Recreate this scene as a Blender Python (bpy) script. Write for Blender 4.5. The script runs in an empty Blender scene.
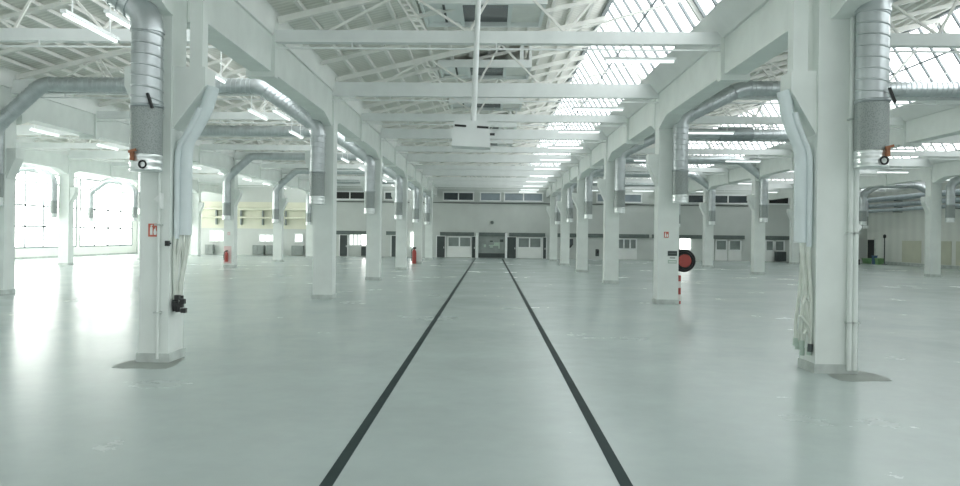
import bpy, math, random
from mathutils import Vector, Matrix

U = 2.1            # one unit of the layout is the height of the camera above the floor, in metres
FPX = 760.0        # focal length in pixels of the 960 wide frame
random.seed(7)
C = bpy.context.scene.collection
R = math.radians

# ------------------------------------------------------------------ materials
def new_mat(name):
    m = bpy.data.materials.new(name); m.use_nodes = True
    nt = m.node_tree
    return m, nt, nt.nodes['Principled BSDF']

def paint(name, col, rough=.5, var=.05, scale=2.0, metal=0., bump=0., spec=.4):
    m, nt, b = new_mat(name)
    tc = nt.nodes.new('ShaderNodeTexCoord')
    nz = nt.nodes.new('ShaderNodeTexNoise'); nz.inputs['Scale'].default_value = scale; nz.inputs['Detail'].default_value = 5
    nt.links.new(tc.outputs['Object'], nz.inputs['Vector'])
    cr = nt.nodes.new('ShaderNodeValToRGB')
    cr.color_ramp.elements[0].position = .3; cr.color_ramp.elements[1].position = .7
    cr.color_ramp.elements[0].color = [max(0, c * (1 - var)) for c in col] + [1]
    cr.color_ramp.elements[1].color = [min(1, c * (1 + var)) for c in col] + [1]
    nt.links.new(nz.outputs['Fac'], cr.inputs['Fac'])
    nt.links.new(cr.outputs['Color'], b.inputs['Base Color'])
    b.inputs['Roughness'].default_value = rough; b.inputs['Metallic'].default_value = metal
    b.inputs['Specular IOR Level'].default_value = spec
    if bump:
        bp = nt.nodes.new('ShaderNodeBump'); bp.inputs['Strength'].default_value = bump; bp.inputs['Distance'].default_value = .02
        nt.links.new(nz.outputs['Fac'], bp.inputs['Height']); nt.links.new(bp.outputs['Normal'], b.inputs['Normal'])
    return m

def glow(name, col, strength, base=.8):
    m, nt, b = new_mat(name)
    tc = nt.nodes.new('ShaderNodeTexCoord')
    nz = nt.nodes.new('ShaderNodeTexNoise'); nz.inputs['Scale'].default_value = .4
    nt.links.new(tc.outputs['Object'], nz.inputs['Vector'])
    mr = nt.nodes.new('ShaderNodeMapRange'); mr.inputs['To Min'].default_value = strength * .9; mr.inputs['To Max'].default_value = strength * 1.1
    nt.links.new(nz.outputs['Fac'], mr.inputs['Value'])
    b.inputs['Base Color'].default_value = (base, base, base, 1)
    b.inputs['Emission Color'].default_value = (*col, 1)
    nt.links.new(mr.outputs['Result'], b.inputs['Emission Strength'])
    b.inputs['Roughness'].default_value = .3
    return m

def floor_mat():
    m, nt, b = new_mat('floor_resin')
    tc = nt.nodes.new('ShaderNodeTexCoord')
    n1 = nt.nodes.new('ShaderNodeTexNoise'); n1.inputs['Scale'].default_value = .35; n1.inputs['Detail'].default_value = 8; n1.inputs['Roughness'].default_value = .65
    n2 = nt.nodes.new('ShaderNodeTexNoise'); n2.inputs['Scale'].default_value = 3.2; n2.inputs['Detail'].default_value = 6
    nt.links.new(tc.outputs['Object'], n1.inputs['Vector']); nt.links.new(tc.outputs['Object'], n2.inputs['Vector'])
    ad = nt.nodes.new('ShaderNodeMath'); ad.operation = 'ADD'
    ml = nt.nodes.new('ShaderNodeMath'); ml.operation = 'MULTIPLY'; ml.inputs[1].default_value = .35
    nt.links.new(n2.outputs['Fac'], ml.inputs[0]); nt.links.new(n1.outputs['Fac'], ad.inputs[0]); nt.links.new(ml.outputs[0], ad.inputs[1])
    cr = nt.nodes.new('ShaderNodeValToRGB')
    cr.color_ramp.elements[0].position = .45; cr.color_ramp.elements[1].position = .9
    cr.color_ramp.elements[0].color = (.385, .445, .43, 1); cr.color_ramp.elements[1].color = (.44, .505, .49, 1)
    nt.links.new(ad.outputs[0], cr.inputs['Fac']); nt.links.new(cr.outputs['Color'], b.inputs['Base Color'])
    rr = nt.nodes.new('ShaderNodeMapRange'); rr.inputs['To Min'].default_value = .16; rr.inputs['To Max'].default_value = .34
    nt.links.new(n1.outputs['Fac'], rr.inputs['Value']); nt.links.new(rr.outputs['Result'], b.inputs['Roughness'])
    b.inputs['Specular IOR Level'].default_value = .42
    bp = nt.nodes.new('ShaderNodeBump'); bp.inputs['Strength'].default_value = .06; bp.inputs['Distance'].default_value = .02
    nt.links.new(n1.outputs['Fac'], bp.inputs['Height']); nt.links.new(bp.outputs['Normal'], b.inputs['Normal'])
    return m

def ribbed(name, c1, c2, scale, axis='Y', rough=.6):
    m, nt, b = new_mat(name)
    tc = nt.nodes.new('ShaderNodeTexCoord')
    wv = nt.nodes.new('ShaderNodeTexWave'); wv.wave_type = 'BANDS'; wv.bands_direction = axis
    wv.inputs['Scale'].default_value = scale; wv.inputs['Distortion'].default_value = .3
    nt.links.new(tc.outputs['Object'], wv.inputs['Vector'])
    cr = nt.nodes.new('ShaderNodeValToRGB')
    cr.color_ramp.elements[0].color = (*c1, 1); cr.color_ramp.elements[1].color = (*c2, 1)
    nt.links.new(wv.outputs['Fac'], cr.inputs['Fac']); nt.links.new(cr.outputs['Color'], b.inputs['Base Color'])
    b.inputs['Roughness'].default_value = rough
    bp = nt.nodes.new('ShaderNodeBump'); bp.inputs['Strength'].default_value = .4; bp.inputs['Distance'].default_value = .03
    nt.links.new(wv.outputs['Fac'], bp.inputs['Height']); nt.links.new(bp.outputs['Normal'], b.inputs['Normal'])
    return m

def perforated(name):
    m, nt, b = new_mat(name)
    tc = nt.nodes.new('ShaderNodeTexCoord')
    vo = nt.nodes.new('ShaderNodeTexVoronoi'); vo.inputs['Scale'].default_value = 45
    nt.links.new(tc.outputs['Object'], vo.inputs['Vector'])
    cr = nt.nodes.new('ShaderNodeValToRGB')
    cr.color_ramp.elements[0].position = .25; cr.color_ramp.elements[1].position = .5
    cr.color_ramp.elements[0].color = (.24, .27, .26, 1); cr.color_ramp.elements[1].color = (.32, .355, .345, 1)
    nt.links.new(vo.outputs['Distance'], cr.inputs['Fac']); nt.links.new(cr.outputs['Color'], b.inputs['Base Color'])
    b.inputs['Roughness'].default_value = .5; b.inputs['Metallic'].default_value = .35
    return m

M = dict(
    floor=floor_mat(),
    white=paint('white_wall_paint', (.76, .785, .765), .55, .04, 1.2),
    column=paint('painted_concrete', (.73, .775, .745), .5, .05, 1.6, bump=.05),
    steel=paint('white_painted_steel', (.77, .80, .79), .45, .04, 2.0),
    truss=paint('cream_painted_steel', (.80, .80, .765), .5, .06, 2.0),
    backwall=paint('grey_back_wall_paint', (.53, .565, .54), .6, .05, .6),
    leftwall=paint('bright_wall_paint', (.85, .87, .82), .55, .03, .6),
    rightwall=ribbed('right_wall_panels', (.78, .80, .755), (.84, .86, .81), .25, 'Y'),
    roof=ribbed('roof_sheeting', (.68, .68, .635), (.78, .78, .73), 1.6, 'Y', .7),
    glass=glow('daylit_glass', (.95, .985, 1.0), 2.7),
    winglass=glow('daylit_window_glass', (1.0, 1.0, .96), 5.5),
    bar=paint('glazing_bar_paint', (.25, .28, .29), .5, .05, 2),
    tube=glow('fluorescent_tube', (.93, 1.0, 1.0), 1.0),
    galv=paint('galvanised_steel', (.52, .56, .57), .36, .12, 3.0, metal=.75),
    galvdark=paint('galvanised_flange', (.36, .40, .41), .4, .1, 3.0, metal=.7),
    perf=perforated('perforated_steel'),
    collar=paint('bright_zinc', (.74, .78, .77), .28, .08, 4.0, metal=.8),
    black=paint('black_plastic', (.02, .022, .022), .4, .1, 4),
    dark=paint('dark_grey_paint', (.055, .07, .068), .5, .1, 2),
    darkglass=paint('dark_window_glass', (.06, .075, .08), .12, .2, .8),
    greyglass=paint('grey_window_glass', (.20, .235, .225), .15, .18, 1.2),
    blueglass=paint('blue_grey_glass', (.26, .31, .34), .15, .12, 1.0),
    gategrey=paint('grey_gate', (.25, .285, .27), .4, .12, 2.5),
    band=paint('grey_fascia', (.12, .15, .14), .6, .15, 3),
    red=paint('red_enamel', (.34, .055, .045), .35, .1, 4),
    signred=paint('faded_red_sign', (.55, .14, .09), .45, .08, 6),
    orange=paint('rusty_orange', (.36, .15, .075), .5, .15, 6),
    plate=paint('white_plate', (.80, .83, .81), .4, .02, 4),
    pink=paint('pale_pink_plate', (.72, .55, .54), .5, .05, 4),
    greenplate=paint('green_grey_plate', (.42, .52, .45), .5, .08, 5),
    tape=paint('dark_floor_tape', (.028, .045, .045), .7, .15, 2, spec=.2),
    patch=paint('bare_concrete_patch', (.27, .30, .275), .55, .18, 1.5),
    plinth=paint('scuffed_grey_base', (.50, .545, .52), .6, .2, 3),
    cable=paint('off_white_cable', (.66, .70, .64), .5, .08, 4),
    trunk=paint('pale_blue_trunking', (.68, .75, .76), .4, .04, 3),
    pipegrey=paint('blue_grey_pipe', (.36, .42, .45), .4, .1, 2),
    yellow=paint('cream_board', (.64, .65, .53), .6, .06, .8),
    green=paint('green_plastic', (.18, .34, .16), .5, .1, 3),
    blue=paint('blue_plastic', (.07, .14, .24), .5, .1, 3),
)

# ------------------------------------------------------------------ mesh helpers (all in layout units)
class MB:
    def __init__(s): s.v = []; s.f = []; s.sm = []
    def add(s, vs, fs, smooth=False):
        o = len(s.v); s.v += [tuple(v) for v in vs]
        s.f += [[i + o for i in f] for f in fs]; s.sm += [smooth] * len(fs)
        return s
    def box(s, x0, x1, y0, y1, z0, z1):
        return s.add([(x0,y0,z0),(x1,y0,z0),(x1,y1,z0),(x0,y1,z0),(x0,y0,z1),(x1,y0,z1),(x1,y1,z1),(x0,y1,z1)],
                     [(0,3,2,1),(4,5,6,7),(0,1,5,4),(1,2,6,5),(2,3,7,6),(3,0,4,7)])
    def prism(s, poly, a0, a1, axis):
        """poly extruded along axis: 'x' poly=(y,z), 'y' poly=(x,z), 'z' poly=(x,y)"""
        def P(p, a):
            return {'x': (a, p[0], p[1]), 'y': (p[0], a, p[1]), 'z': (p[0], p[1], a)}[axis]
        n = len(poly)
        area = sum(poly[i][0]*poly[(i+1)%n][1]-poly[(i+1)%n][0]*poly[i][1] for i in range(n))
        if (area < 0) != (axis == 'y'): poly = poly[::-1]
        vs = [P(p, a0) for p in poly] + [P(p, a1) for p in poly]
        fs = [tuple(range(n))[::-1], tuple(range(n, 2*n))]
        for i in range(n):
            j = (i+1) % n; fs.append((i, j, n+j, n+i))
        return s.add(vs, fs)
    def bar(s, p, q, w, h=None):
        """square bar from p to q, w wide across the vertical plane, h deep in it"""
        h = h or w
        p, q = Vector(p), Vector(q); d = (q-p).normalized()
        up = Vector((0,0,1)) if abs(d.z) < .95 else Vector((0,1,0))
        a = d.cross(up).normalized(); b = a.cross(d).normalized()
        vs = []
        for c in (p, q):
            for i, j in ((-1,-1),(1,-1),(1,1),(-1,1)):
                vs.append(c + a*(i*w/2) + b*(j*h/2))
        return s.add(vs, [(0,1,2,3),(7,6,5,4),(0,4,5,1),(1,5,6,2),(2,6,7,3),(3,7,4,0)])
    def sweep(s, pts, rad, n=14, caps=True, flat=1.0):
        pts = [Vector(p) for p in pts]; m = len(pts)
        if not hasattr(rad, '__len__'): rad = [rad]*m
        ref = None; vs = []
        for i, p in enumerate(pts):
            d = (pts[min(i+1, m-1)] - pts[max(i-1, 0)]).normalized()
            if ref is None:
                ref = Vector((0,1,0)) if abs(d.y) < .9 else Vector((1,0,0))
            a = d.cross(ref).normalized(); b = a.cross(d).normalized()
            ref = b
            for k in range(n):
                t = 2*math.pi*k/n
                vs.append(p + a*(math.cos(t)*rad[i]) + b*(math.sin(t)*rad[i]*flat))
        fs = []
        for i in range(m-1):
            for k in range(n):
                l = (k+1) % n
                fs.append((i*n+k, i*n+l, (i+1)*n+l, (i+1)*n+k))
        s.add(vs, fs, True)
        if caps:
            s.add(vs[:n], [tuple(range(n))[::-1]]); s.add(vs[-n:], [tuple(range(n))])
        return s
    def pipe(s, p, q, r, n=18, step=.075, rib=.02):
        """spiral seamed duct: small raised rings along a straight run"""
        p, q = Vector(p), Vector(q); L = (q-p).length; d = (q-p)/L
        s.sweep([p, q], r, n)
        # spiral lock seam
        ref = Vector((0,1,0)) if abs(d.y) < .9 else Vector((1,0,0))
        a = d.cross(ref).normalized(); b = a.cross(d).normalized()
        turns = max(1, int(L/step)); per = 16; pts = []
        for k in range(turns*per+1):
            w = 2*math.pi*k/per
            pts.append(p + d*(L*k/(turns*per)) + (a*math.cos(w)+b*math.sin(w))*(r*1.002))
        return s.sweep(pts, .0065, 5, False)
    def lathe(s, prof, c, n=16):
        vs = []
        for r, z in prof:
            for k in range(n):
                t = 2*math.pi*k/n; vs.append((c[0]+r*math.cos(t), c[1]+r*math.sin(t), c[2]+z))
        fs = []
        for i in range(len(prof)-1):
            for k in range(n):
                l = (k+1) % n; fs.append((i*n+k, i*n+l, (i+1)*n+l, (i+1)*n+k))
        s.add(vs, fs, True)
        s.add(vs[:n], [tuple(range(n))[::-1]]); s.add(vs[-n:], [tuple(range(n))])
        return s
    def ring(s, c, R0, r, normal='y', n=20, k=8):
        pts = []
        for i in range(n+1):
            t = 2*math.pi*i/n
            pts.append((c[0]+R0*math.cos(t), c[1], c[2]+R0*math.sin(t)) if normal == 'y' else (c[0], c[1]+R0*math.cos(t), c[2]+R0*math.sin(t)))
        vs = []; fs = []
        for i in range(n):
            t = 2*math.pi*i/n
            for j in range(k):
                u = 2*math.pi*j/k; rr = R0 + r*math.cos(u); h = r*math.sin(u)
                vs.append((c[0]+rr*math.cos(t), c[1]+h, c[2]+rr*math.sin(t)) if normal == 'y' else (c[0]+h, c[1]+rr*math.cos(t), c[2]+rr*math.sin(t)))
        for i in range(n):
            for j in range(k):
                a, b = (i+1) % n, (j+1) % k
                fs.append((i*k+j, a*k+j, a*k+b, i*k+b))
        return s.add(vs, fs, True)
    def build(s, name, mat, parent=None, loc=None):
        """loc in layout units: where the object's origin sits (mesh stays in place)"""
        org = Vector(loc) if loc is not None else (parent['_org'] and Vector(parent['_org']) if parent is not None and '_org' in parent else Vector((0,0,0)))
        me = bpy.data.meshes.new(name)
        me.from_pydata([((v[0]-org.x)*U, (v[1]-org.y)*U, (v[2]-org.z)*U) for v in s.v], [], s.f)
        me.polygons.foreach_set('use_smooth', s.sm)
        me.materials.append(M[mat] if isinstance(mat, str) else mat)
        me.update()
        o = bpy.data.objects.new(name, me); C.objects.link(o)
        o['_org'] = list(org)
        if parent is not None:
            o.parent = parent; po = Vector(parent['_org'])
            o.location = (org-po)*U
        else:
            o.location = org*U
        return o

def tag(o, label, cat, group=None, kind=None):
    o['label'] = label; o['category'] = cat
    if group: o['group'] = group
    if kind: o['kind'] = kind
    return o
def empty(name, loc, label, cat, group=None):
    o = bpy.data.objects.new(name, None); C.objects.link(o)
    o.location = Vector(loc)*U; o['_org'] = list(loc); o.empty_display_size = .3
    return tag(o, label, cat, group)
def struct(name, mb, mat, label=None, parent=None):
    o = mb.build(name, mat, parent)
    if parent is None:
        o['kind'] = 'structure'
        if label: o['label'] = label
    return o
def copy_tree(o, parent=None):
    c = o.copy(); C.objects.link(c)
    if parent is not None: c.parent = parent; c.matrix_parent_inverse = o.matrix_parent_inverse.copy()
    for ch in list(o.children): copy_tree(ch, c)
    return c

# ------------------------------------------------------------------ layout
D_FR = [.0076, .0153, .0219, .0288, .0354, .0418]     # column rows
FR = [FPX*d for d in D_FR]                             # their distance from the camera
YB = FPX*.0459                                         # back wall
Y0 = -3.0                                              # open near end, behind the camera
LINES = [-12.45, -7.58, -2.57, 2.66, 7.7, 12.65]         # column lines
XL, XR = -16.4, 17.1
CW = .30                                               # column width
EDGE = [XL] + LINES + [XR]
AISLE = ['left side aisle along the bright window wall', 'second aisle to the left', 'first aisle to the left', 'central aisle',
         'first aisle to the right', 'second aisle to the right', 'right side aisle along the panelled wall']
ROW = ['third row to the left', 'second row to the left', 'left row of the central aisle', 'right row of the central aisle',
       'second row to the right', 'third row to the right']
ORD = ['nearest', 'second', 'third', 'fourth', 'fifth', 'sixth', 'seventh', 'eighth', 'ninth', 'tenth', 'eleventh', 'twelfth', 'thirteenth']

# ------------------------------------------------------------------ setting
struct('floor', MB().box(XL-.1, XR+.1, Y0-1, YB+.1, -.06, 0), 'floor')
struct('wall_right', MB().box(XR, XR+.12, Y0, YB+.12, 0, 3.5), 'rightwall')
wl = struct('wall_left', MB().box(XL-.12, XL, Y0, YB+.12, 0, 3.5), 'leftwall')
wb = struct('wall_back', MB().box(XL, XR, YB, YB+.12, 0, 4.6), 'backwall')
struct('baseboard_right', MB().box(XR-.03, XR, 2, YB, 0, .12), 'plinth')
struct('baseboard_left', MB().box(XL, XL+.03, 2, YB, 0, .06), 'plinth')

# saw-tooth roof
def shed(i):
    xl, xr = EDGE[i], EDGE[i+1]
    E = (xl+.16, 3.47); Rg = (xr-.94, 4.44); S = (xr-.32, 3.43)
    return xl, xr, E, Rg, S
for i in range(7):
    xl, xr, E, Rg, S = shed(i)
    ce = struct('ceiling', MB().prism([(E[0]-.02, E[1]), Rg, (Rg[0], Rg[1]+.06), (E[0]-.02, E[1]+.06)], Y0, YB, 'y'), 'roof')
    # purlins along the hall and rafters across
    for k in range(1, 14):
        t = k/14.0; x = E[0]+(Rg[0]-E[0])*t; z = E[1]+(Rg[1]-E[1])*t
        MB().box(x-.022, x+.022, Y0, YB, z-.055, z-.005).build('purlin', 'truss', ce)
    wn = struct('window_%d' % (i+1), MB().prism([S, (S[0]+.02, S[1]+.01), (Rg[0]+.02, Rg[1]+.01), Rg], Y0, YB, 'y'), 'glass')
    nb = MB(); y = Y0 + .2; k = 0
    while y < YB:
        nb.bar((S[0]-.012, y, S[1]), (Rg[0]-.012, y, Rg[1]), .036, .04); y += .43
    nb.bar((Rg[0]-.03, Y0, Rg[1]-.03), (Rg[0]-.03, YB, Rg[1]-.03), .06, .06)
    mx, mz = (S[0]+Rg[0])/2, (S[1]+Rg[1])/2
    nb.bar((mx-.02, Y0, mz), (mx-.02, YB, mz), .02, .025)
    nb.build('glazing_bars', 'bar', wn)
# valley gutters over every column line
for i, x in enumerate(LINES):
    a, b = x-CW/2, x+CW/2
    struct('trim_%d' % (i+1), MB().prism([(a, 3.2), (b, 3.2), (b+.02, 3.53), (a-.15, 3.48), (a-.19, 3.43)], Y0, YB, 'y'), 'white')
struct('trim_7', MB().box(XL, XL+.2, Y0, YB, 3.3, 3.5), 'white')
struct('trim_8', MB().box(XR-.35, XR, Y0, YB, 3.3, 3.5), 'white')

# ------------------------------------------------------------------ columns
def col_x(li, fi):
    if (li, fi) == (2, 0): return -2.69, -2.46
    if (li, fi) == (3, 0): return 2.455, 2.755
    if (li, fi) == (3, 1): return 2.555, 2.87
    if (li, fi) == (1, 1): return -7.85, -7.55
    return LINES[li]-CW/2, LINES[li]+CW/2
def column(li, fi):
    x, y = LINES[li], FR[fi]
    x0, x1 = col_x(li, fi); y0, y1 = y, y+.28
    extra = ''
    if li == 2 and fi == 0: extra = ' bearing a red fire sign'
    if li == 3 and fi == 1: extra = ' with hose reel'
    t = empty('concrete_column', (x, y+.15, 0), '%s white square concrete column in the %s%s' % (ORD[fi], ROW[li], extra), 'column', 'white concrete columns')
    s = MB().box(x0, x1, y0, y1, .07, 3.2); s.build('shaft', 'column', t)
    MB().box(x0-.012, x1+.012, y0-.012, y1+.012, 0, .07).build('plinth', 'plinth', t)
    def corbel(side, w=.15):
        xs = x0 if side < 0 else x1
        MB().prism([(xs, 2.28), (xs+side*w, 2.28), (xs+side*w, 2.13), (xs, 1.80)], y0+.03, y1-.03, 'y').build('corbel', 'column', t)
    if li >= 2: corbel(-1, .19 if li == 3 and fi == 0 else .15)
    if li < 2: corbel(1)
    if li == 2 and fi == 0: corbel(1, .25)
    if fi == 0 and li in (2, 3):
        sd = 1 if li == 2 else -1
        xs = x1 if sd > 0 else x0
        q0, q1 = (.12, .22) if li == 2 else (.06, .17)
        MB().box(min(xs+sd*q0, xs+sd*q1), max(xs+sd*q0, xs+sd*q1), y0+.05, y0+.16, 2.28, 3.3).build('corbel_post', 'column', t)
    return t
VIS = {0: [2,3,4,5], 1: [1,2,3,4,5], 2: [0,1,2,3,4,5], 3: [0,1,2,3,4,5], 4: [1,2,3,4,5], 5: [2,3,4,5]}
for li in range(6):
    for fi in VIS[li]: column(li, fi)

TY = []
for k in range(6):
    TY.append(FR[k]+.03)
    nx = FR[k+1] if k < 5 else YB
    TY.append((FR[k]+nx)/2 + (-.27 if k == 0 else .02))

# ------------------------------------------------------------------ girders with haunches, one per bay
for li, x in enumerate(LINES):
    for k in range(7):
        a = FR[k-1]+.28 if k else Y0
        b = FR[k] if k < 6 else YB
        poly = [(a, 3.2), (b, 3.2)]
        if k < 6: poly += [(b, 2.665), (b-.10, 2.675), (b-.30, 2.74), (b-.55, 2.80)]
        else: poly += [(b, 2.80)]
        if k > 0: poly += [(a+.32, 2.80), (a+.15, 2.75), (a, 2.69)]
        else: poly += [(a, 2.80)]
        ya, yb = a, b
        g = MB().prism(poly, x-CW/2+.03, x+CW/2-.03, 'x').build('concrete_girder', 'column', None, (x, (ya+yb)/2, 2.8))
        tag(g, '%s white haunched concrete roof girder above the %s' % (ORD[k], ROW[li]), 'girder', 'white roof girders')
        ym = TY[2*k-1] if k else 3.0
        if k < 6 and k > 0:
            MB().box(x-CW/2-.01, x+CW/2+.01, ym-.06, ym+.06, 2.74, 3.35).build('pilaster', 'column', g)

# ------------------------------------------------------------------ roof trusses across every aisle
def truss(i, main):
    xl, xr, E, Rg, S = shed(i)
    y = TY[0 if main else 1]
    t = empty('roof_truss', ((xl+xr)/2, y, 3.2), 'x', 'truss', 'white roof trusses')
    a = xl + (.12 if i > 0 else .02); b = xr - (.12 if i < 6 else .02)
    MB().box(a, b, y-.05, y+.05, 3.13, 3.34 if main else 3.265).build('tie_beam', 'steel', t)
    MB().bar((E[0]+.02, y, E[1]-.09), (Rg[0], y, Rg[1]-.09), .06, .07).build('rafter', 'truss', t)
    MB().bar((S[0]-.04, y, S[1]-.02), (Rg[0]-.04, y, Rg[1]-.06), .05, .05).build('glazing_rafter', 'truss', t)
    def rz(x): return E[1]-.12+(Rg[1]-E[1])*(x-E[0])/(Rg[0]-E[0])
    W = Rg[0]-E[0]
    # lattice strut
    p = (E[0]+.33*W, rz(E[0]+.33*W)); q = (p[0]+.27, 3.27)
    lm = MB()
    for o in (-.045, .045): lm.bar((p[0]+o, y, p[1]), (q[0]+o, y, q[1]), .022)
    for j in range(1, 7):
        f = j/7; lm.bar((p[0]+(q[0]-p[0])*f-.045, y, p[1]+(q[1]-p[1])*f), (p[0]+(q[0]-p[0])*f+.045, y, p[1]+(q[1]-p[1])*f), .02)
    lm.build('lattice_strut', 'truss', t)
    for (u, v) in ((.78, 1.0), (.78, .62), (.52, .62), (.52, .36), (.14, .33)):
        xx = E[0]+u*W; x2 = E[0]+v*W
        MB().bar((xx, y, 3.26), (x2-.02, y, rz(x2-.02)), .026).build('web_strut', 'truss', t)
    MB().bar((E[0]+.78*W, y, 3.26), (S[0]-.10, y, S[1]+.24), .022).build('web_strut', 'truss', t)
    # cable rail slung below the tie beam and one above
    rl = MB(); rl.bar((a, y-.04, 3.065), (b, y-.04, 3.065), .018)
    rl.build('cable_rail', 'steel', t)
    for f in (.18, .5, .82):
        MB().box(a+(b-a)*f-.008, a+(b-a)*f+.008, y-.048, y-.032, 3.06, 3.135).build('hanger', 'steel', t)
    return t
for i in range(7):
    protos = [truss(i, True), truss(i, False)]
    for k in range(len(TY)):
        t = protos[k] if k < 2 else copy_tree(protos[k % 2])
        t.location.y = TY[k]*U
        t['label'] = '%s white steel roof truss across the %s' % (ORD[k], AISLE[i])
# light rafters between the trusses, fixed to the roof
CE = [o for o in C.objects if o.name.split('.')[0] == 'ceiling']
for i in range(7):
    xl, xr, E, Rg, S = shed(i)
    ys = [TY[0]-1.45]
    for k in range(len(TY)-1): ys += [TY[k]+(TY[k+1]-TY[k])*f for f in (.33, .67)]
    for y in ys:
        MB().bar((E[0]+.02, y, E[1]-.075), (Rg[0]-.02, y, Rg[1]-.075), .05, .05).build('rafter', 'truss', CE[i])

# ------------------------------------------------------------------ roof vents on the central roof slope
xl, xr, E, Rg, S = shed(3)
def rz3(x): return E[1]+(Rg[1]-E[1])*(x-E[0])/(Rg[0]-E[0])
VZ = rz3(-.88)+.0
for k, d in enumerate((.0125, .0169, .0213, .0257, .0301)):
    y = FPX*d; x0, x1 = -.37, .19; w = .53
    v = empty('roof_vent', (-.1, y, VZ), '%s dark rectangular vent in the central roof slope' % ORD[k], 'roof vent', 'roof vents of the central aisle')
    f = MB()
    f.box(-.88, .64, y-w-.05, y-w, VZ-.10, VZ+.02).box(-.88, .64, y+w, y+w+.05, VZ-.06, VZ+.02)
    f.box(-.88, -.84, y-w, y+w, VZ-.06, VZ+.02).box(.60, .64, y-w, y+w, VZ-.06, VZ+.30)
    f.box(x0-.05, x0, y-w, y+w, VZ-.04, VZ+.02).box(x1, x1+.05, y-w, y+w, VZ-.04, VZ+.02)
    f.build('frame', 'steel', v)
    MB().box(-.84, x0-.05, y-w, y+w, VZ-.005, VZ+.01).build('surround', 'steel', v)
    MB().box(x1+.05, .60, y-w, y+w, VZ-.005, VZ+.01).build('surround', 'truss', v)
    MB().box(x0, x1, y-w, y+w, VZ-.0, VZ+.01).build('pane', 'darkglass', v)
    MB().box(.45, .51, y-w, y-w+.04, VZ, VZ+.35).build('lift_arm', 'steel', v)
    MB().box(-.62, -.59, y-w, y+w, VZ-.012, VZ-.005).build('slot', 'black', v)

# ------------------------------------------------------------------ fluorescent lights
def batten(p, q, label, group, up=.15):
    p, q = Vector(p), Vector(q); m = (p+q)/2
    t = empty('tube_light', m, label, 'light', group)
    d = (q-p).normalized()
    MB().bar(p, q, .055, .03).build('housing', 'steel', t)
    dn = Vector((0,0,-.028))
    MB().sweep([p+dn+d*.02, q+dn-d*.02], .017, 8).build('tube', 'tube', t)
    for f in (.15, .85):
        c = p+(q-p)*f
        MB().bar(c+Vector((0,0,.015)), c+Vector((0,0,up)), .010).build('rod', 'steel', t)
    return t
def lights(i, xa, xb, ks, label):
    first = None
    for n, k in enumerate(ks):
        y = TY[k]+.03
        lb = '%s %s' % (ORD[n], label)
        if first is None:
            first = batten((xa, y, 2.985), (xb, y, 2.985), lb, 'fluorescent lights across the aisles')
        else:
            c = copy_tree(first); c.location.y = y*U; c['label'] = lb
lights(3, 1.24, 2.03, range(1, 12), 'crosswise tube light on the right of the central aisle')
lights(4, 3.6, 4.5, (3, 5, 8, 10), 'crosswise tube light at the left of the first aisle to the right')
lights(4, 5.9, 6.8, (5, 8, 10), 'crosswise tube light at the right of the first aisle to the right')
lights(5, 8.3, 9.2, (4, 6, 8, 10), 'crosswise tube light at the left of the second aisle to the right')
lights(5, 11.0, 11.9, (6, 8, 10), 'crosswise tube light at the right of the second aisle to the right')
lights(6, 13.6, 14.6, (7, 9, 11), 'crosswise tube light of the right side aisle')
# the left aisles carry them lengthwise
for (xx, i, nm, k0) in ((-3.9, 2, 'lengthwise tube light of the outer line over the first aisle to the left', 0),
                        (-3.5, 2, 'lengthwise tube light of the line nearer the columns, first aisle to the left', 0),
                        (-9.0, 1, 'lengthwise tube light over the second aisle to the left', 2)):
    first = None
    xl, xr, E, Rg, S = shed(i)
    zr = E[1]+(Rg[1]-E[1])*(xx-E[0])/(Rg[0]-E[0])-.06
    for n, k in enumerate(range(k0, 11)):
        y = TY[k]+(1.0 if k == 0 else .45); L = 1.0
        lb = '%s %s' % (ORD[n], nm)
        if first is None:
            first = batten((xx, y, 3.0), (xx, y+L, 3.0), lb, 'fluorescent lights along the left aisles', zr-3.0)
        else:
            c = copy_tree(first); c.location.y = (y+L/2)*U; c['label'] = lb

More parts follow.
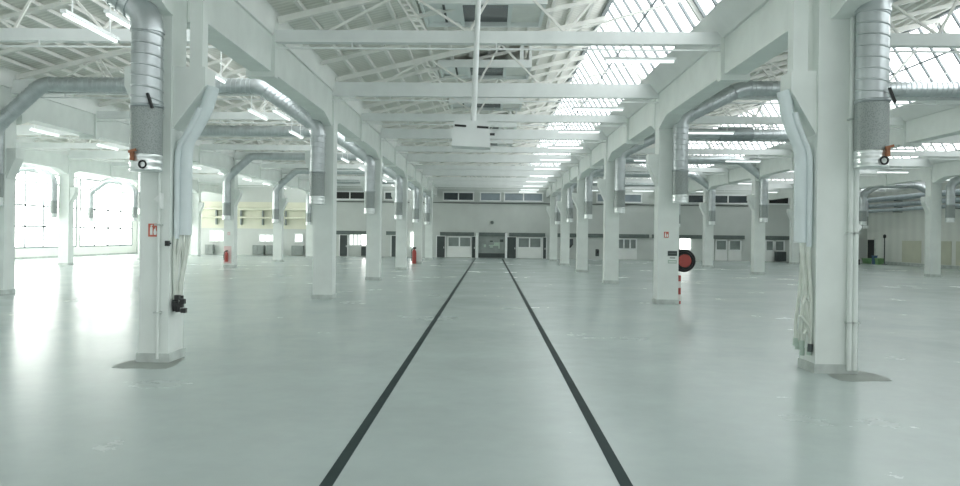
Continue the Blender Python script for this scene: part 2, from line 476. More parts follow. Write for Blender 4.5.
# ------------------------------------------------------------------ ventilation ducts
def arc(p, b, q, back, n=5):
    """points of a rounded corner at b"""
    p, b, q = Vector(p), Vector(b), Vector(q)
    s = b+(p-b).normalized()*back; e = b+(q-b).normalized()*back
    return [(s*(1-t)**2 + b*2*t*(1-t) + e*t*t) for t in [k/n for k in range(n+1)]]
def duct(y, xa, xb, za, zb, zrun, bot_a, bot_b, dxa, dxb, label, r=.112, silencer=None, lever=False, ends=(1, 1)):
    """xa near drop, xb far drop, slopes up to a level run between them"""
    t = empty('ventilation_duct', ((xa+xb)/2, y, zrun), label, 'duct', 'galvanised ventilation ducts')
    s = 1 if xb > xa else -1
    A0, A1, A2 = Vector((xa, y, bot_a)), Vector((xa, y, za)), Vector((xa+s*dxa, y, zrun))
    B0, B1, B2 = Vector((xb, y, bot_b)), Vector((xb, y, zb)), Vector((xb-s*dxb, y, zrun))
    bk = .13
    def u(a, b): return (b-a).normalized()
    MB().pipe(A2+u(A2, B2)*bk, B2+u(B2, A2)*bk, r).build('level_run', 'galv', t)
    for (P0, P1, P2, O2, on) in ((A0, A1, A2, B2, ends[0]), (B0, B1, B2, A2, ends[1])):
        MB().pipe(P1+u(P1, P2)*bk, P2+u(P2, P1)*bk, r).build('sloped_pipe', 'galv', t)
        for (a, b, c) in ((P0, P1, P2), (P1, P2, O2)):
            pts = arc(a, b, c, bk)
            el = MB().sweep(pts, r*1.02, 16)
            for e in (pts[0], pts[-1]):
                d = u(b, e)
                el.sweep([e-d*.012, e+d*.012], r*1.09, 16)
            el.build('elbow', 'galv', t)
        z0 = P0.z; zd = z0+.125; zt = zd+.36
        MB().pipe((P0.x, y, zt), P1-Vector((0,0,bk)), r).build('drop_pipe', 'galv', t)
        df = MB().sweep([(P0.x, y, zd), (P0.x, y, zt)], r*1.03, 18); 
        d_ = df.build('diffuser', 'perf', t)
        MB().lathe([(r*1.0, -.012), (r*1.09, -.012), (r*1.09, .012), (r*1.0, .012)], (P0.x, y, zt), 18).build('clamp', 'galvdark', d_)
        MB().lathe([(r*.8, 0), (r*1.02, 0), (r*1.07, .012), (r*1.02, .024), (r*1.02, .05), (r*1.07, .062), (r*1.02, .074), (r*1.02, .10), (r*1.07, .112), (r*1.02, .125)], (P0.x, y, z0), 18).build('collar', 'collar', t)
        if on and lever:
            hx = P0.x+.03
            MB().ring((hx, y-r*1.12, z0+.045), .026, .007).build('ring_handle', 'black', t)
            ho = .045 if xa > 0 else -.06
            MB().box(P0.x+ho, P0.x+ho+.022, y-r*1.22, y-r*.9, z0+.075, z0+.14).bar((P0.x+ho-.01, y-r*1.2, z0+.135), (P0.x+ho+.045, y-r*1.2, z0+.15), .018).build('damper_lever', 'orange', t)
            MB().bar((P0.x+.06, y-r*1.1, zt+.08), (P0.x+.10, y-r*1.15, zt-.03), .018).build('catch', 'black', t)
    if silencer:
        a, b = silencer
        MB().pipe((a, y, zrun), (b, y, zrun), r*1.28, 16, .06, .06).build('silencer', 'galvdark', t)
    return t
for f in range(6):
    y = FR[f]-.16
    lv = f < 1
    duct(y, -2.575 if f == 0 else -2.63, -7.6, 2.63, 2.58, 3.24, 1.45, 1.38, .9, .72,
         '%s galvanised air duct with two drops over the first aisle to the left' % ORD[f], lever=lv)
    duct(y, (2.775, 2.84, 2.79, 2.79, 2.79, 2.79)[f], 7.74, 2.80, 2.74, 3.26, 1.53, 1.49, .9, .72,
         '%s galvanised air duct with two drops over the first aisle to the right' % ORD[f], silencer=(4.9, 5.6) if f == 2 else None, lever=lv)
for n, f in enumerate(range(2, 6)):
    y = FR[f]-.16
    duct(y, -12.66, -14.25, 2.50, 2.40, 2.82, 1.38, 1.34, .42, .6,
         '%s galvanised air duct over the left side aisle near the windows' % ORD[n], r=.10)
    duct(y, 12.95, 15.4, 2.62, 2.6, 2.95, 1.55, 1.5, .5, .6,
         '%s galvanised air duct over the right side aisle' % ORD[n], r=.115)

# ------------------------------------------------------------------ hanging unit in the central aisle
hy = FPX*.0107; q = .0107/.0143
hb = empty('hanging_air_unit', (-.217, hy, 2.1), 'white box unit with two dark slots hanging from the central roof on a pole', 'air unit')
def hx(x): return (x+.29)*q - .217
def hz(z): return 1+(z-1)*q
def hp(l): return [(hx(a), hz(b)) for a, b in l]
MB().prism(hp([(-.565, 2.29), (-.015, 2.27), (-.025, 2.60), (-.06, 2.645), (-.52, 2.66), (-.545, 2.62)]), hy, hy+.27, 'y').build('casing', 'steel', hb)
for xs, dz in ((-.525, .012), (-.205, -.008)):
    MB().prism(hp([(xs, 2.555+dz), (xs+.165, 2.545+dz), (xs+.165, 2.575+dz), (xs, 2.585+dz)]), hy-.006, hy+.004, 'y').build('slot', 'black', hb)
MB().sweep([(-.195, hy+.13, hz(2.64)), (-.075, hy+.13, rz3(-.075)-.10)], .030, 12).build('pole', 'steel', hb)
MB().bar((hx(-.02), hy+.1, hz(2.475)), (hx(.05), hy+.1, hz(2.475)), .025).build('cable_gland', 'black', hb)

# ------------------------------------------------------------------ floor tape, worn patches
for x, nm in ((-.64, 'left'), (.563, 'right')):
    tag(MB().box(x-.026, x+.026, Y0, YB-.6, 0, .002).build('floor_tape', 'tape', None, (x, 10, 0)), 'long dark tape line on the floor, the %s one of the pair' % nm, 'floor tape', 'dark floor tape lines')
def patch(x0, x1, y0, y1, label):
    cx, cy = (x0+x1)/2, (y0+y1)/2; pts = []
    for k in range(18):
        t = 2*math.pi*k/18; e = 1+.12*math.sin(3*t+x0)
        c, s = math.cos(t), math.sin(t)
        q = max(abs(c), abs(s))**.6
        pts.append((cx+(x1-x0)/2*c/q*e, cy+(y1-y0)/2*s/q*e))
    tag(MB().prism(pts, 0, .0015, 'z').build('worn_patch', 'patch', None, (cx, cy, 0)), label, 'floor patch')
patch(-2.78, -2.36, FR[0]-.30, FR[0]+.25, 'worn bare patch of floor around the nearest left column')
patch(2.52, 2.90, FR[0]-.32, FR[0]+.22, 'worn bare patch of floor beside the nearest right column')

# ------------------------------------------------------------------ trunking, pipes and cables on the two nearest columns
def near_column(li):
    sd = 1 if li == 2 else -1                       # towards the central aisle
    x, y = LINES[li], FR[0]; xs = col_x(li, 0)[1 if sd > 0 else 0]
    side = 'left' if li == 2 else 'right'
    pts = []
    w = .25 if li == 2 else .19
    ctrl = [(xs+sd*(w+.03), 2.14), (xs+sd*(w+.01), 2.06), (xs+sd*(w*.72+.045), 1.95), (xs+sd*(w*.3+.07), 1.80), (xs+sd*.08, 1.66), (xs+sd*.075, 1.3), (xs+sd*.075, .98)]
    for i in range(len(ctrl)-1):
        p0 = ctrl[max(i-1, 0)]; p1 = ctrl[i]; p2 = ctrl[i+1]; p3 = ctrl[min(i+2, len(ctrl)-1)]
        for k in range(5):
            t = k/5
            f = lambda a: .5*(2*p1[a]+(p2[a]-p0[a])*t+(2*p0[a]-5*p1[a]+4*p2[a]-p3[a])*t*t+(-p0[a]+3*p1[a]-3*p2[a]+p3[a])*t**3)
            pts.append((f(0), y+.11, f(1)))
    pts.append((ctrl[-1][0], y+.11, ctrl[-1][1]))
    tr = empty('cable_trunking', (xs+sd*.07, y+.11, 1.6), 'curved pale cable trunking down the inner side of the nearest %s column' % side, 'trunking', 'curved cable trunkings')
    MB().sweep(pts, .052, 12, True, 1.0).build('trunk', 'trunk', tr)
    MB().sweep([(p[0]-sd*.045, p[1]-.05, p[2]-.03) for p in pts[8:]], .022, 8).build('side_tube', 'trunk', tr)
    cb = empty('cable_bundle', (xs+sd*.06, y+.1, .7), 'bundle of loose off-white cables with plugs hanging at the nearest %s column' % side, 'cables', 'loose cable bundles')
    end = .42 if li == 2 else .16
    for k in range(6):
        pp = []; x0 = xs+sd*(.02+(.016 if li == 2 else .011)*k); ph = random.random()*6
        for j in range(13):
            t = j/12; z = 1.02-(1.02-end-random.random()*.02-.03*(k % 3))*t
            amp = .012+.014*t*(li == 3)
            taper = 1-.45*t if li == 2 else 1
            pp.append((xs+sd*max(.018, (.02+(.016 if li == 2 else .011)*k)*taper+amp*math.sin(5*t+ph)*.7), y+.06+.012*k+amp*math.cos(4*t+ph), z))
        MB().sweep(pp, .013, 7).build('cable', 'cable', cb)
        e = pp[-1]
        MB().sweep([(e[0], e[1], e[2]+.01), (e[0]+sd*.005, e[1]-.005, e[2]-.05)], .020, 8).build('plug', 'black' if li == 2 else 'dark' if k == 1 else 'greenplate', cb)
    if li == 2:
        for (dx, z) in ((.06, .50), (.10, .47), (.085, .44), (.11, .40), (.045, .45)):
            MB().box(xs+dx-.018, xs+dx+.018, y+.0, y+.04, z-.018, z+.018).build('socket', 'black', cb)
    else:
        for (dx, z, q) in ((.09, .58, -.06), (.11, .40, .03), (.08, .33, -.04)):
            MB().sweep([(xs-.03, y+.05, z-.05), (xs-dx*.7, y+.03, z), (xs-dx, y+.02, z+q)], .011, 7).build('loose_end', 'cable', cb)
    # conduits on the front face
    xp = (x+.035,) if li == 2 else (2.695, 2.735)
    for n, px in enumerate(xp):
        c = empty('conduit', (px, y-.02, 1.5), 'slim white vertical conduit on the front of the nearest %s column%s' % (side, '' if li == 2 else (', inner of two', ', outer of two')[n]), 'pipe')
        MB().sweep([(px, y-.021, .03), (px, y-.021, 3.2)], .02 if li == 3 else .012, 10).build('pipe', 'column', c)
        for z in (.16+.22, 1.05, 1.9):
            MB().box(px-.026, px+.026, y-.045, y, z, z+.012).build('clip', 'plinth', c)
near_column(2); near_column(3)
bx = 2.755
o = empty('call_button', (bx, FR[0]+.02, .84), 'small black button box on the outer edge of the nearest right column', 'switch')
MB().box(bx, bx+.03, FR[0]+.01, FR[0]+.05, .82, .86).build('box', 'black', o)
MB().lathe([(.008, 0), (.008, .012), (.004, .016)], (bx+.015, FR[0]+.03, .86), 10).build('knob', 'dark', o)
o = empty('call_button', (-2.49, FR[0]-.01, .93), 'small black button box on the front of the nearest left column', 'switch')
MB().box(-2.485, -2.455, FR[0]-.025, FR[0], .895, .935).build('box', 'black', o)
MB().box(-2.455, -2.442, FR[0]-.02, FR[0]-.005, .908, .922).build('knob', 'dark', o)
o = empty('wall_bracket', (bx, FR[0]+.1, 1.1), 'small pale triangular bracket sticking out of the nearest right column', 'bracket')
MB().prism([(bx, 1.04), (bx+.02, 1.06), (bx+.055, 1.105), (bx, 1.15)], FR[0]+.03, FR[0]+.12, 'y').build('bracket_arm', 'plate', o)
MB().box(bx, bx+.008, FR[0]+.02, FR[0]+.13, 1.0, 1.17).build('back_plate', 'plate', o)
o = empty('lamp_bracket', (-2.58, FR[0]-.03, 1.24), 'small white bracket above the red sign on the nearest left column', 'bracket')
MB().prism([(-2.56, 1.25), (-2.515, 1.29), (-2.515, 1.22)], FR[0]-.06, FR[0], 'y').build('bracket_arm', 'plate', o)
MB().box(-2.515, -2.507, FR[0]-.07, FR[0], 1.18, 1.30).build('back_plate', 'plate', o)

# ------------------------------------------------------------------ fire signs, plates, hose reel, extinguishers
def fire_sign(x, y, z, w, h, label):
    s = empty('fire_sign', (x, y, z), label, 'sign')
    MB().box(x-w/2, x+w/2, y-.006, y, z-h/2, z+h/2).build('board', 'signred', s)
    ic = MB()
    ic.prism([(x-.30*w, z-.36*h), (x-.05*w, z-.36*h), (x-.05*w, z+.18*h), (x-.12*w, z+.28*h), (x-.23*w, z+.28*h), (x-.30*w, z+.18*h)], y-.009, y-.006, 'y')
    ic.prism([(x-.22*w, z+.28*h), (x-.05*w, z+.36*h), (x-.05*w, z+.42*h), (x-.26*w, z+.38*h)], y-.009, y-.006, 'y')
    ic.build('extinguisher_symbol', 'plate', s)
    fl = MB().prism([(x+.10*w, z-.36*h), (x+.34*w, z-.36*h), (x+.38*w, z-.15*h), (x+.30*w, z+.02*h), (x+.27*w, z+.25*h), (x+.17*w, z+.05*h), (x+.12*w, z+.12*h), (x+.06*w, z-.15*h)], y-.009, y-.006, 'y')
    fl.build('flame_symbol', 'plate', s)
fire_sign(-2.585, FR[0], 1.015, .075, .10, 'red fire extinguisher sign on the nearest left column')
fire_sign(2.68, FR[1], 1.055, .07, .09, 'small faded red fire sign high on the second right column')
o = empty('notice_board', (2.775, FR[1], .77), 'dark notice plate on the second right column', 'notice')
MB().box(2.705, 2.845, FR[1]-.012, FR[1], .735, .81).build('board', 'dark', o)
MB().box(2.72, 2.83, FR[1]-.014, FR[1]-.012, .765, .78).build('caption_strip', 'band', o)
for n, (z, w, mt) in enumerate(((.705, .10, 'plate'), (.645, .13, 'greenplate'))):
    o = empty('instruction_plate', (2.775, FR[1], z), ('small white instruction plate just under the dark notice', 'grey-green instruction plate, lowest on the second right column')[n], 'notice')
    MB().box(2.775-w/2, 2.775+w/2, FR[1]-.008, FR[1], z-.025, z+.025).build('board', mt, o)
    MB().box(2.775-w*.42, 2.775+w*.42, FR[1]-.010, FR[1]-.008, z-.008, z+.006).build('caption_strip', 'band' if n == 0 else 'plate', o)
# reel on the outer side of the second right column
rx, ry, rzz = 2.99, FR[1]+.19, .66
o = empty('fire_hose_reel', (rx, ry, rzz), 'red fire hose reel with dark hose on the second right column', 'hose reel')
def ydisc(r0, ya, yb, n=28):
    m = MB(); m.sweep([(rx, ya, rzz), (rx, yb, rzz)], r0, n); return m
ydisc(.075, ry-.07, ry+.07).build('hub', 'red', o)
ydisc(.10, ry-.09, ry-.075).build('front_disc', 'red', o)
ydisc(.17, ry+.075, ry+.085).build('back_disc', 'red', o)
hs = MB()
for k in range(4):
    for q in range(3): hs.ring((rx, ry-.055+.036*k, rzz),   .095+.032*q, .017, n=28, k=7)
hs.build('hose', 'black', o)
MB().box(2.87, 2.93, ry-.03, ry+.03, rzz-.03, rzz+.03).build('bracket', 'dark', o)
# hazard strip
def stripe_mat():
    m, nt, b = new_mat('red_white_stripes')
    tc = nt.nodes.new('ShaderNodeTexCoord'); wv = nt.nodes.new('ShaderNodeTexWave')
    wv.bands_direction = 'Z'; wv.inputs['Scale'].default_value = .75
    nt.links.new(tc.outputs['Object'], wv.inputs['Vector'])
    cr = nt.nodes.new('ShaderNodeValToRGB'); cr.color_ramp.interpolation = 'CONSTANT'
    cr.color_ramp.elements[0].color = (.32, .04, .035, 1); cr.color_ramp.elements[1].position = .5; cr.color_ramp.elements[1].color = (.75, .70, .68, 1)
    nt.links.new(wv.outputs['Fac'], cr.inputs['Fac']); nt.links.new(cr.outputs['Color'], b.inputs['Base Color'])
    b.inputs['Roughness'].default_value = .5
    return m
M['stripe'] = stripe_mat()
tag(MB().box(2.872, 2.91, FR[1]+.0, FR[1]+.08, .005, .44).build('hazard_strip', 'stripe', None, (2.83, FR[1]+.04, 0)), 'red and white striped strip at the foot of the second right column', 'hazard strip')
def extinguisher(x, y, z0, h, label, r=.045):
    o = empty('fire_extinguisher', (x, y, z0), label, 'fire extinguisher', 'red fire extinguishers')
    MB().lathe([(r*.9, 0), (r, .01), (r, h*.68), (r*.8, h*.77), (r*.35, h*.82), (r*.3, h*.86)], (x, y, z0), 14).build('cylinder', 'red', o)
    MB().box(x-r*.45, x+r*.9, y-.012, y+.012, z0+h*.86, z0+h*.97).build('valve', 'black', o)
    MB().sweep([(x-r*.3, y-.01, z0+h*.9), (x-r*1.2, y-.02, z0+h*.82), (x-r*1.35, y-.02, z0+h*.45), (x-r*1.2, y-.02, z0+h*.15)], .012, 7).build('hose', 'black', o)
extinguisher(-7.62, FR[3]-.07, .17, .34, 'red fire extinguisher on the fourth column of the second row to the left', .05)
o = tag(MB().box(-7.72, -7.50, FR[3]-.008, FR[3], .12, .62).build('extinguisher_board', 'pink', None, (-7.61, FR[3], .12)), 'pale pink board behind the extinguisher, second row to the left', 'board')
extinguisher(-2.67, FR[4]-.10, 0, .60, 'red fire extinguisher on the floor before the fifth left column', .075)
o = empty('column_tag', (-7.58, FR[3], .98), 'small pink tag high on the fourth column, second row to the left', 'sign')
MB().box(-7.62, -7.54, FR[3]-.006, FR[3], .94, 1.03).build('board', 'pink', o)
MB().box(-7.605, -7.555, FR[3]-.009, FR[3]-.006, .97, .99).build('caption_strip', 'plate', o)

# ------------------------------------------------------------------ left wall: tall daylit windows
wy = [11.0, 15.7, 20.4, 25.1, 29.8, 34.5]
for n in range(len(wy)-1):
    a, b = wy[n]+.15, wy[n+1]-.15
    w = struct('window_%d' % (8+n), MB().box(XL+.004, XL+.02, a, b, .4, 3.1), 'winglass')
    fr = MB()
    for k in range(5):
        yy = a+(b-a)*k/4; fr.box(XL+.02, XL+.05, yy-.035, yy+.035, .4, 3.1)
    for z in (.4, 1.15, 1.9, 3.1): fr.box(XL+.02, XL+.05, a, b, z-.03, z+.03)
    fr.build('frame', 'bar', w)
    sash = MB(); y0, y1 = a+(b-a)*.5+.05, a+(b-a)*.75-.05
    for (p, q, r_, s_) in ((y0, y1, .62, .66), (y0, y1, 1.28, 1.32), (y0, y0+.05, .62, 1.32), (y1-.05, y1, .62, 1.32)): sash.box(XL+.05, XL+.07, p, q, r_, s_)
    sash.build('sash', 'bar', w)
tag(MB().sweep([(XL+.25, 14, 2.72), (XL+.25, YB-.2, 2.72)], .05, 10).build('heating_pipe', 'steel', None, (XL+.25, 20, 2.72)), 'white pipe running along the bright window wall', 'pipe')

# ------------------------------------------------------------------ right wall pipes and things
for n, (xx, z, r, lb) in enumerate(((16.75, 2.30, .07, 'lowest grey-blue pipe along the right wall'), (16.8, 2.52, .09, 'middle grey-blue pipe along the right wall'),
                                     (16.8, 2.80, .11, 'topmost and thickest grey-blue pipe along the right wall'))):
    p = empty('wall_pipe', (xx, 20, z), lb, 'pipe', 'pipes along the right wall')
    MB().sweep([(xx, 8, z), (xx, YB-.05, z)], r, 12).build('pipe', 'pipegrey', p)
    for yy in (12, 16, 20, 24, 28, 32):
        MB().box(xx-.03, XR-.0, yy-.03, yy+.03, z-r-.03, z-r).build('bracket', 'dark', p)
def X_at(px, d): return (px-490)*d
# loading opening at the back of the right wall
o = struct('door_1', MB().box(XR-.02, XR, FPX*.0450, FPX*.0458, 0, 1.05), 'black')
MB().box(XR-.03, XR-.0, FPX*.0449, FPX*.0450, 0, 1.1).build('frame', 'plinth', o)
o = empty('stanchion', (XR-.9, FPX*.0425, 0), 'slim dark post with a black head near the right wall', 'post')
yp = FPX*.0425; xp_ = XR-.55
MB().sweep([(xp_, yp, .02), (xp_, yp, 1.12)], .022, 8).build('pole', 'dark', o)
MB().lathe([(.03, 0), (.06, .03), (.06, .12), (.02, .16)], (xp_, yp, 1.12), 10).build('head', 'black', o)
MB().lathe([(.13, 0), (.13, .02), (.03, .05)], (xp_, yp, 0), 12).build('foot', 'dark', o)
for n, (d, dx, w, h, m, lb, ct) in enumerate(((.0447, .45, .30, .20, 'green', 'low dark green bin by the right wall near the dark doorway', 'bin'),
                             (.0437, .5, .16, .34, 'blue', 'dark blue bin by the right wall, left of the green crate', 'bin'),
                             (.0429, .6, .26, .24, 'green', 'green crate by the right wall beside the dark post', 'crate'))):
    y = FPX*d; x = XR-dx
    o = empty('crate' if ct == 'crate' else 'bin', (x, y, 0), lb, ct)
    MB().add([(x-w/2*.85, y-w/2*.85, 0), (x+w/2*.85, y-w/2*.85, 0), (x+w/2*.85, y+w/2*.85, 0), (x-w/2*.85, y+w/2*.85, 0),
              (x-w/2, y-w/2, h), (x+w/2, y-w/2, h), (x+w/2, y+w/2, h), (x-w/2, y+w/2, h)],
             [(0,3,2,1),(4,5,6,7),(0,1,5,4),(1,2,6,5),(2,3,7,6),(3,0,4,7)]).build('body', m, o)
    MB().box(x-w/2-.015, x+w/2+.015, y-w/2-.015, y+w/2+.015, h, h+.03).build('rim', m, o)
for n, (da, db) in enumerate(((.0350, .0372), (.0376, .0398), (.0402, .0420))):
    tag(MB().box(XR-.03, XR-.002, FPX*da, FPX*db, .14, 1.02).build('wall_board', 'yellow', None, (XR, FPX*da, .14)), '%s cream board fixed to the right wall' % ORD[n], 'board', 'cream boards on the right wall')

# ------------------------------------------------------------------ back wall
SL = .0122
def wx(px): return (px-490)*.0459
def wz(px, py): return 1+(236-(py-(px-480)*SL))*.0459
yb = YB
def panel(name, px0, px1, z0, z1, mat, th=.03, parent=None, off=0):
    return MB().box(wx(px0), wx(px1), yb-th-off, yb-off, z0, z1)
# dark fascia / cable tray under the upper wall, in lengths
for n, (a, b) in enumerate(((335, 372), (386, 400), (440, 474), (479, 506), (509, 545), (550, 612), (616, 648), (651, 700), (703, 742), (763, 850))):
    tag(panel('f', a, b, 1.0, 1.17, None, .08).build('fascia_band', 'band', None, (wx(a), yb, 1.0)), '%s length from the left of the dark grey band across the back wall' % ORD[n].replace('nearest', 'first'), 'band', 'dark bands on the back wall')
# clerestory strips
def clere(idx, px0, px1, z0, z1, mat, nm):
    w = struct('window_%d' % idx, panel('', px0, px1, z0, z1, None, .03), mat)
    f = MB(); x0, x1 = wx(px0), wx(px1)
    for z in (z0, z1): f.box(x0-.04, x1+.04, yb-.07, yb-.03, z-.03, z+.03)
    k = max(1, int(round((x1-x0)/.9)))
    for j in range(k+1):
        xx = x0+(x1-x0)*j/k; f.box(xx-.025, xx+.025, yb-.07, yb-.03, z0, z1)
    f.build('frame', 'steel', w)
    return w
clere(20, 443, 473, 2.62, 3.0, 'darkglass', '')
clere(21, 480, 500, 2.62, 3.0, 'blueglass', '')
clere(22, 504, 542, 2.62, 3.0, 'blueglass', '')
clere(23, 334, 364, 2.62, 2.98, 'black', '')
clere(24, 384, 394, 2.62, 2.98, 'darkglass', '')
clere(25, 596, 640, 2.62, 3.0, 'blueglass', '')
clere(26, 686, 745, 2.62, 3.0, 'darkglass', '')
clere(27, 765, 785, 2.62, 3.0, 'black', '')
MB().box(wx(335), wx(745), yb-.05, yb, 2.50, 2.53).build('trim_9', 'dark')['kind'] = 'structure'
o = empty('wall_fitting', (wx(492), yb, wz(492, 222)), 'small round dark fitting on the middle of the back wall', 'fitting')
MB().sweep([(wx(492), yb-.06, wz(492, 222.5)), (wx(492), yb, wz(492, 222.5))], .085, 16).build('body', 'gategrey', o)
MB().sweep([(wx(492), yb-.07, wz(492, 222.5)), (wx(492), yb-.06, wz(492, 222.5))], .06, 16).build('grille', 'band', o)
# doors
def door(idx, px0, px1, mat='dark', top=.97):
    d = struct('door_%d' % idx, panel('', px0, px1, .01, top, None, .03), mat)
    x0, x1 = wx(px0), wx(px1); f = MB()
    f.box(x0-.04, x0, yb-.06, yb, 0, top+.04).box(x1, x1+.04, yb-.06, yb, 0, top+.04).box(x0-.04, x1+.04, yb-.06, yb, top, top+.04)
    f.build('frame', 'steel', d)
    MB().box(x1-.06, x1-.03, yb-.06, yb-.03, .42, .50).build('handle', 'collar', d)
for n, (a, b) in enumerate(((339.5, 347), (391.5, 399), (437, 445), (472, 475.5), (507, 516), (543, 546), (707, 711))): door(n+2, a, b)
# partitions: white dado and grey panes above
def partition(idx, px0, px1, mat, panes=2, dado=True):
    w = struct('window_%d' % idx, panel('', px0, px1, .50, .95, None, .03), mat)
    x0, x1 = wx(px0), wx(px1); f = MB()
    for z in (.50, .95): f.box(x0-.03, x1+.03, yb-.06, yb-.03, z-.025, z+.025)
    for j in range(panes+1):
        xx = x0+(x1-x0)*j/panes; f.box(xx-.03, xx+.03, yb-.06, yb-.03, .50, .95)
    f.build('frame', 'steel', w)
    if dado: MB().box(x0-.03, x1+.03, yb-.04, yb, .02, .475).build('dado', 'white', w)
partition(30, 448, 471, 'greyglass', 2)
partition(31, 518, 541, 'greyglass', 2)
partition(32, 617, 635.5, 'greyglass', 3)
partition(33, 714, 724.5, 'greyglass', 1)
partition(34, 727, 738.5, 'greyglass', 1)
partition(35, 763, 770.5, 'greyglass', 1)
partition(36, 772, 781, 'greyglass', 1, False)
partition(37, 798, 812, 'greyglass', 1)
# bright windows to the outside
def brightwin(idx, px0, px1, z0, z1, cols, mat='winglass'):
    w = struct('window_%d' % idx, panel('', px0, px1, z0, z1, None, .03), mat)
    x0, x1 = wx(px0), wx(px1); f = MB()
    for z in (z0, z1): f.box(x0-.03, x1+.03, yb-.06, yb-.03, z-.025, z+.025)
    for j in range(cols+1):
        xx = x0+(x1-x0)*j/cols; f.box(xx-.02, xx+.02, yb-.06, yb-.03, z0, z1)
    f.build('frame', 'steel', w)
M['softglass'] = glow('soft_daylit_glass', (.93, 1.0, .96), .75)
brightwin(40, 349, 361, .50, 1.12, 3, 'softglass')
brightwin(41, 361, 371, .50, 1.12, 1, 'winglass')
brightwin(42, 410.5, 418.5, .45, 1.15, 2, 'winglass')
brightwin(43, 678, 689, .50, 1.14, 1, 'winglass')
brightwin(44, 258, 276, .62, .95, 3, 'softglass')
brightwin(45, 294, 302, .62, 1.0, 1, 'softglass')
brightwin(46, 208, 222, .62, 1.1, 3, 'softglass')
# central glazed gate with a view of grey stock behind
g = struct('door_20', panel('', 478.5, 505, .0, 1.0, None, .025), 'gategrey')
MB().box(wx(476), wx(478.5), yb-.10, yb, 0, 1.15).box(wx(505), wx(507.3), yb-.10, yb, 0, 1.15).build('frame', 'steel', g)
MB().box(wx(478.5), wx(505), yb-.06, yb-.025, .02, .22).build('dark_sill', 'dark', g)
vm = MB()
for (a, b, z0, z1) in ((484, 486, .50, .62), (489, 498.5, .56, .60), (494, 499, .60, .72), (498.5, 499.8, .44, .74), (490, 493, .48, .54)): vm.box(wx(a), wx(b), yb-.032, yb-.025, z0, z1)
vm.build('pale_shapes', 'greenplate', g)  # pale shapes seen in the grey gate
MB().box(wx(490), wx(493), yb-.034, yb-.025, .74, .80).box(wx(500), wx(503.5), yb-.034, yb-.025, .74, .86).build('dark_pane', 'dark', g)
# low dark cabinets along the back wall
for n, (a, b) in enumerate(((205, 213), (253, 264), (267, 278), (292, 304), (362, 371), (771.5, 781))):
    x0, x1 = wx(a), wx(b)
    o = empty('low_cabinet', ((x0+x1)/2, yb-.2, 0), '%s dark low cabinet from the left against the back wall' % ORD[n].replace('nearest', 'first'), 'cabinet', 'dark low cabinets at the back wall')
    MB().box(x0, x1, yb-.30, yb-.07, .03, .46).build('body', 'gategrey' if n < 4 else 'dark', o)
    MB().box(x0+.02, (x0+x1)/2-.01, yb-.315, yb-.30, .06, .43).build('door', 'gategrey' if n < 4 else 'dark', o)
    MB().box((x0+x1)/2+.01, x1-.02, yb-.315, yb-.30, .06, .43).build('door', 'gategrey' if n < 4 else 'dark', o)
# dark machines or stacks glimpsed between the right hand columns
def small_dark(px, py0, py1, w, lb, nm, ct, d=.0445):
    y = FPX*d; x = (px-490)*d; sl = lambda p, q: 1+(236-(q-(p-480)*SL))*d
    z1 = sl(px, py0); z0 = max(.0, sl(px, py1))
    o = empty(nm, (x, y, z0), lb, ct)
    ww = w*d/2
    MB().prism([(x-ww, z0), (x+ww, z0), (x+ww, z1-.05), (x+ww*.6, z1), (x-ww, z1)], y-.12, y+.12, 'y').build('body', 'dark', o)
    MB().box(x-ww*.7, x+ww*.7, y-.14, y-.12, z0+(z1-z0)*.4, z1-.08).build('panel', 'black', o)
small_dark(597, 249, 256, 3, 'small dark post box left of the third right column', 'post_box', 'box', .0445)
small_dark(794, 251, 257, 2.6, 'small dark box at the back wall left of the nearest right column', 'post_box', 'box', .0445)
tv = empty('wall_monitor', (wx(569), yb-.1, .8), 'dark boxy monitor on the back wall between the fourth and fifth right columns', 'monitor')
MB().prism([(wx(566.5), .55), (wx(569.5), .50), (wx(572.3), .66), (wx(572.3), .92), (wx(566.5), .92)], yb-.25, yb, 'y').build('housing', 'black', tv)
MB().box(wx(567), wx(571.8), yb-.27, yb-.25, .66, .88).build('screen', 'darkglass', tv)
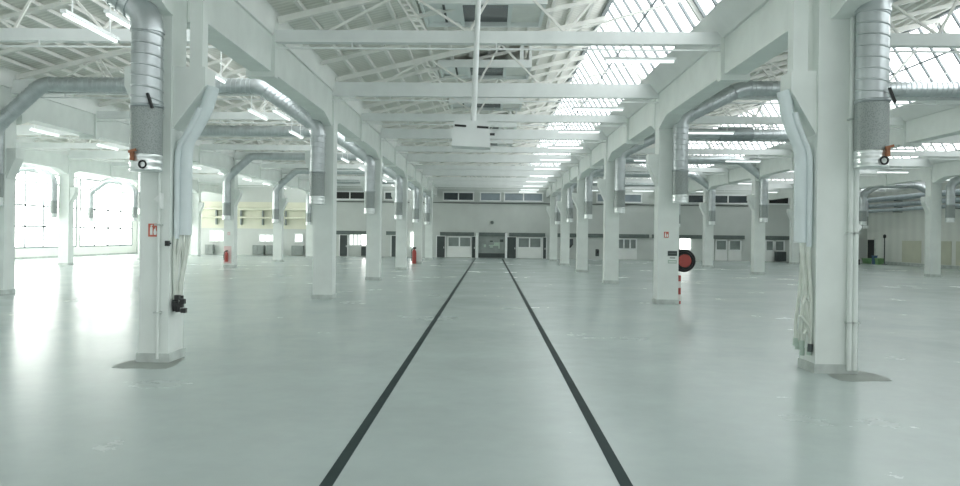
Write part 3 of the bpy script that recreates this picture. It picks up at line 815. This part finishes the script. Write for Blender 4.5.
# cream sheet for the window-lit wall, and pipework, at the back left
tag(MB().box(wx(199), wx(313), yb-.03, yb-.002, 1.22, 2.45).build('wall_board', 'yellow', None, (wx(199), yb, 1.2)), 'long cream sheet coloured as window light, high on the back wall at left', 'board')  # added sheet: yellowish window light on the wall put into its colour
for n, (z, r, a, b, lb) in enumerate(((1.72, .05, 198, 330, 'lower cream pipe along the back wall at left'), (2.12, .07, 198, 330, 'upper cream pipe along the back wall at left'))):
    p = empty('wall_pipe', (wx(a), yb-.15, z), lb, 'pipe', 'pipes along the back wall')
    MB().sweep([(wx(a), yb-.16, z), (wx(b), yb-.16, z)], r, 10).build('pipe', 'yellow', p)
    for px in (215, 240, 262, 285, 310):
        MB().box(wx(px)-.03, wx(px)+.03, yb-.2, yb, z-r-.28, z-r).build('bracket', 'gategrey', p)

# ------------------------------------------------------------------ world, camera, view
w = bpy.data.worlds.new('World'); bpy.context.scene.world = w; w.use_nodes = True
bg = w.node_tree.nodes['Background']
bg.inputs['Color'].default_value = (.90, .95, .95, 1); bg.inputs['Strength'].default_value = .92

cd = bpy.data.cameras.new('Camera'); cam = bpy.data.objects.new('Camera', cd); C.objects.link(cam)
yaw, roll = R(1.4), R(.70)
cd.sensor_fit = 'HORIZONTAL'; cd.sensor_width = 36; cd.lens = 36*FPX/960
cam.location = (0, 0, U)
cam.matrix_world = Matrix.Translation((0, 0, U)) @ Matrix.Rotation(yaw, 4, 'Z') @ Matrix.Rotation(R(90), 4, 'X') @ Matrix.Rotation(roll, 4, 'Z')
cd.shift_x = (FPX*math.tan(yaw)-10)/960; cd.shift_y = -7/960
cd.clip_end = 400
sc = bpy.context.scene
sc.camera = cam
sc.view_settings.view_transform = 'Standard'
sc.view_settings.look = 'None'
sc.view_settings.exposure = .36
sc.cycles.max_bounces = 14; sc.cycles.diffuse_bounces = 10; sc.cycles.glossy_bounces = 4
sc.cycles.sample_clamp_indirect = 6
sc.cycles.use_denoising = True
for o in sc.objects:
    if '_org' in o: del o['_org']
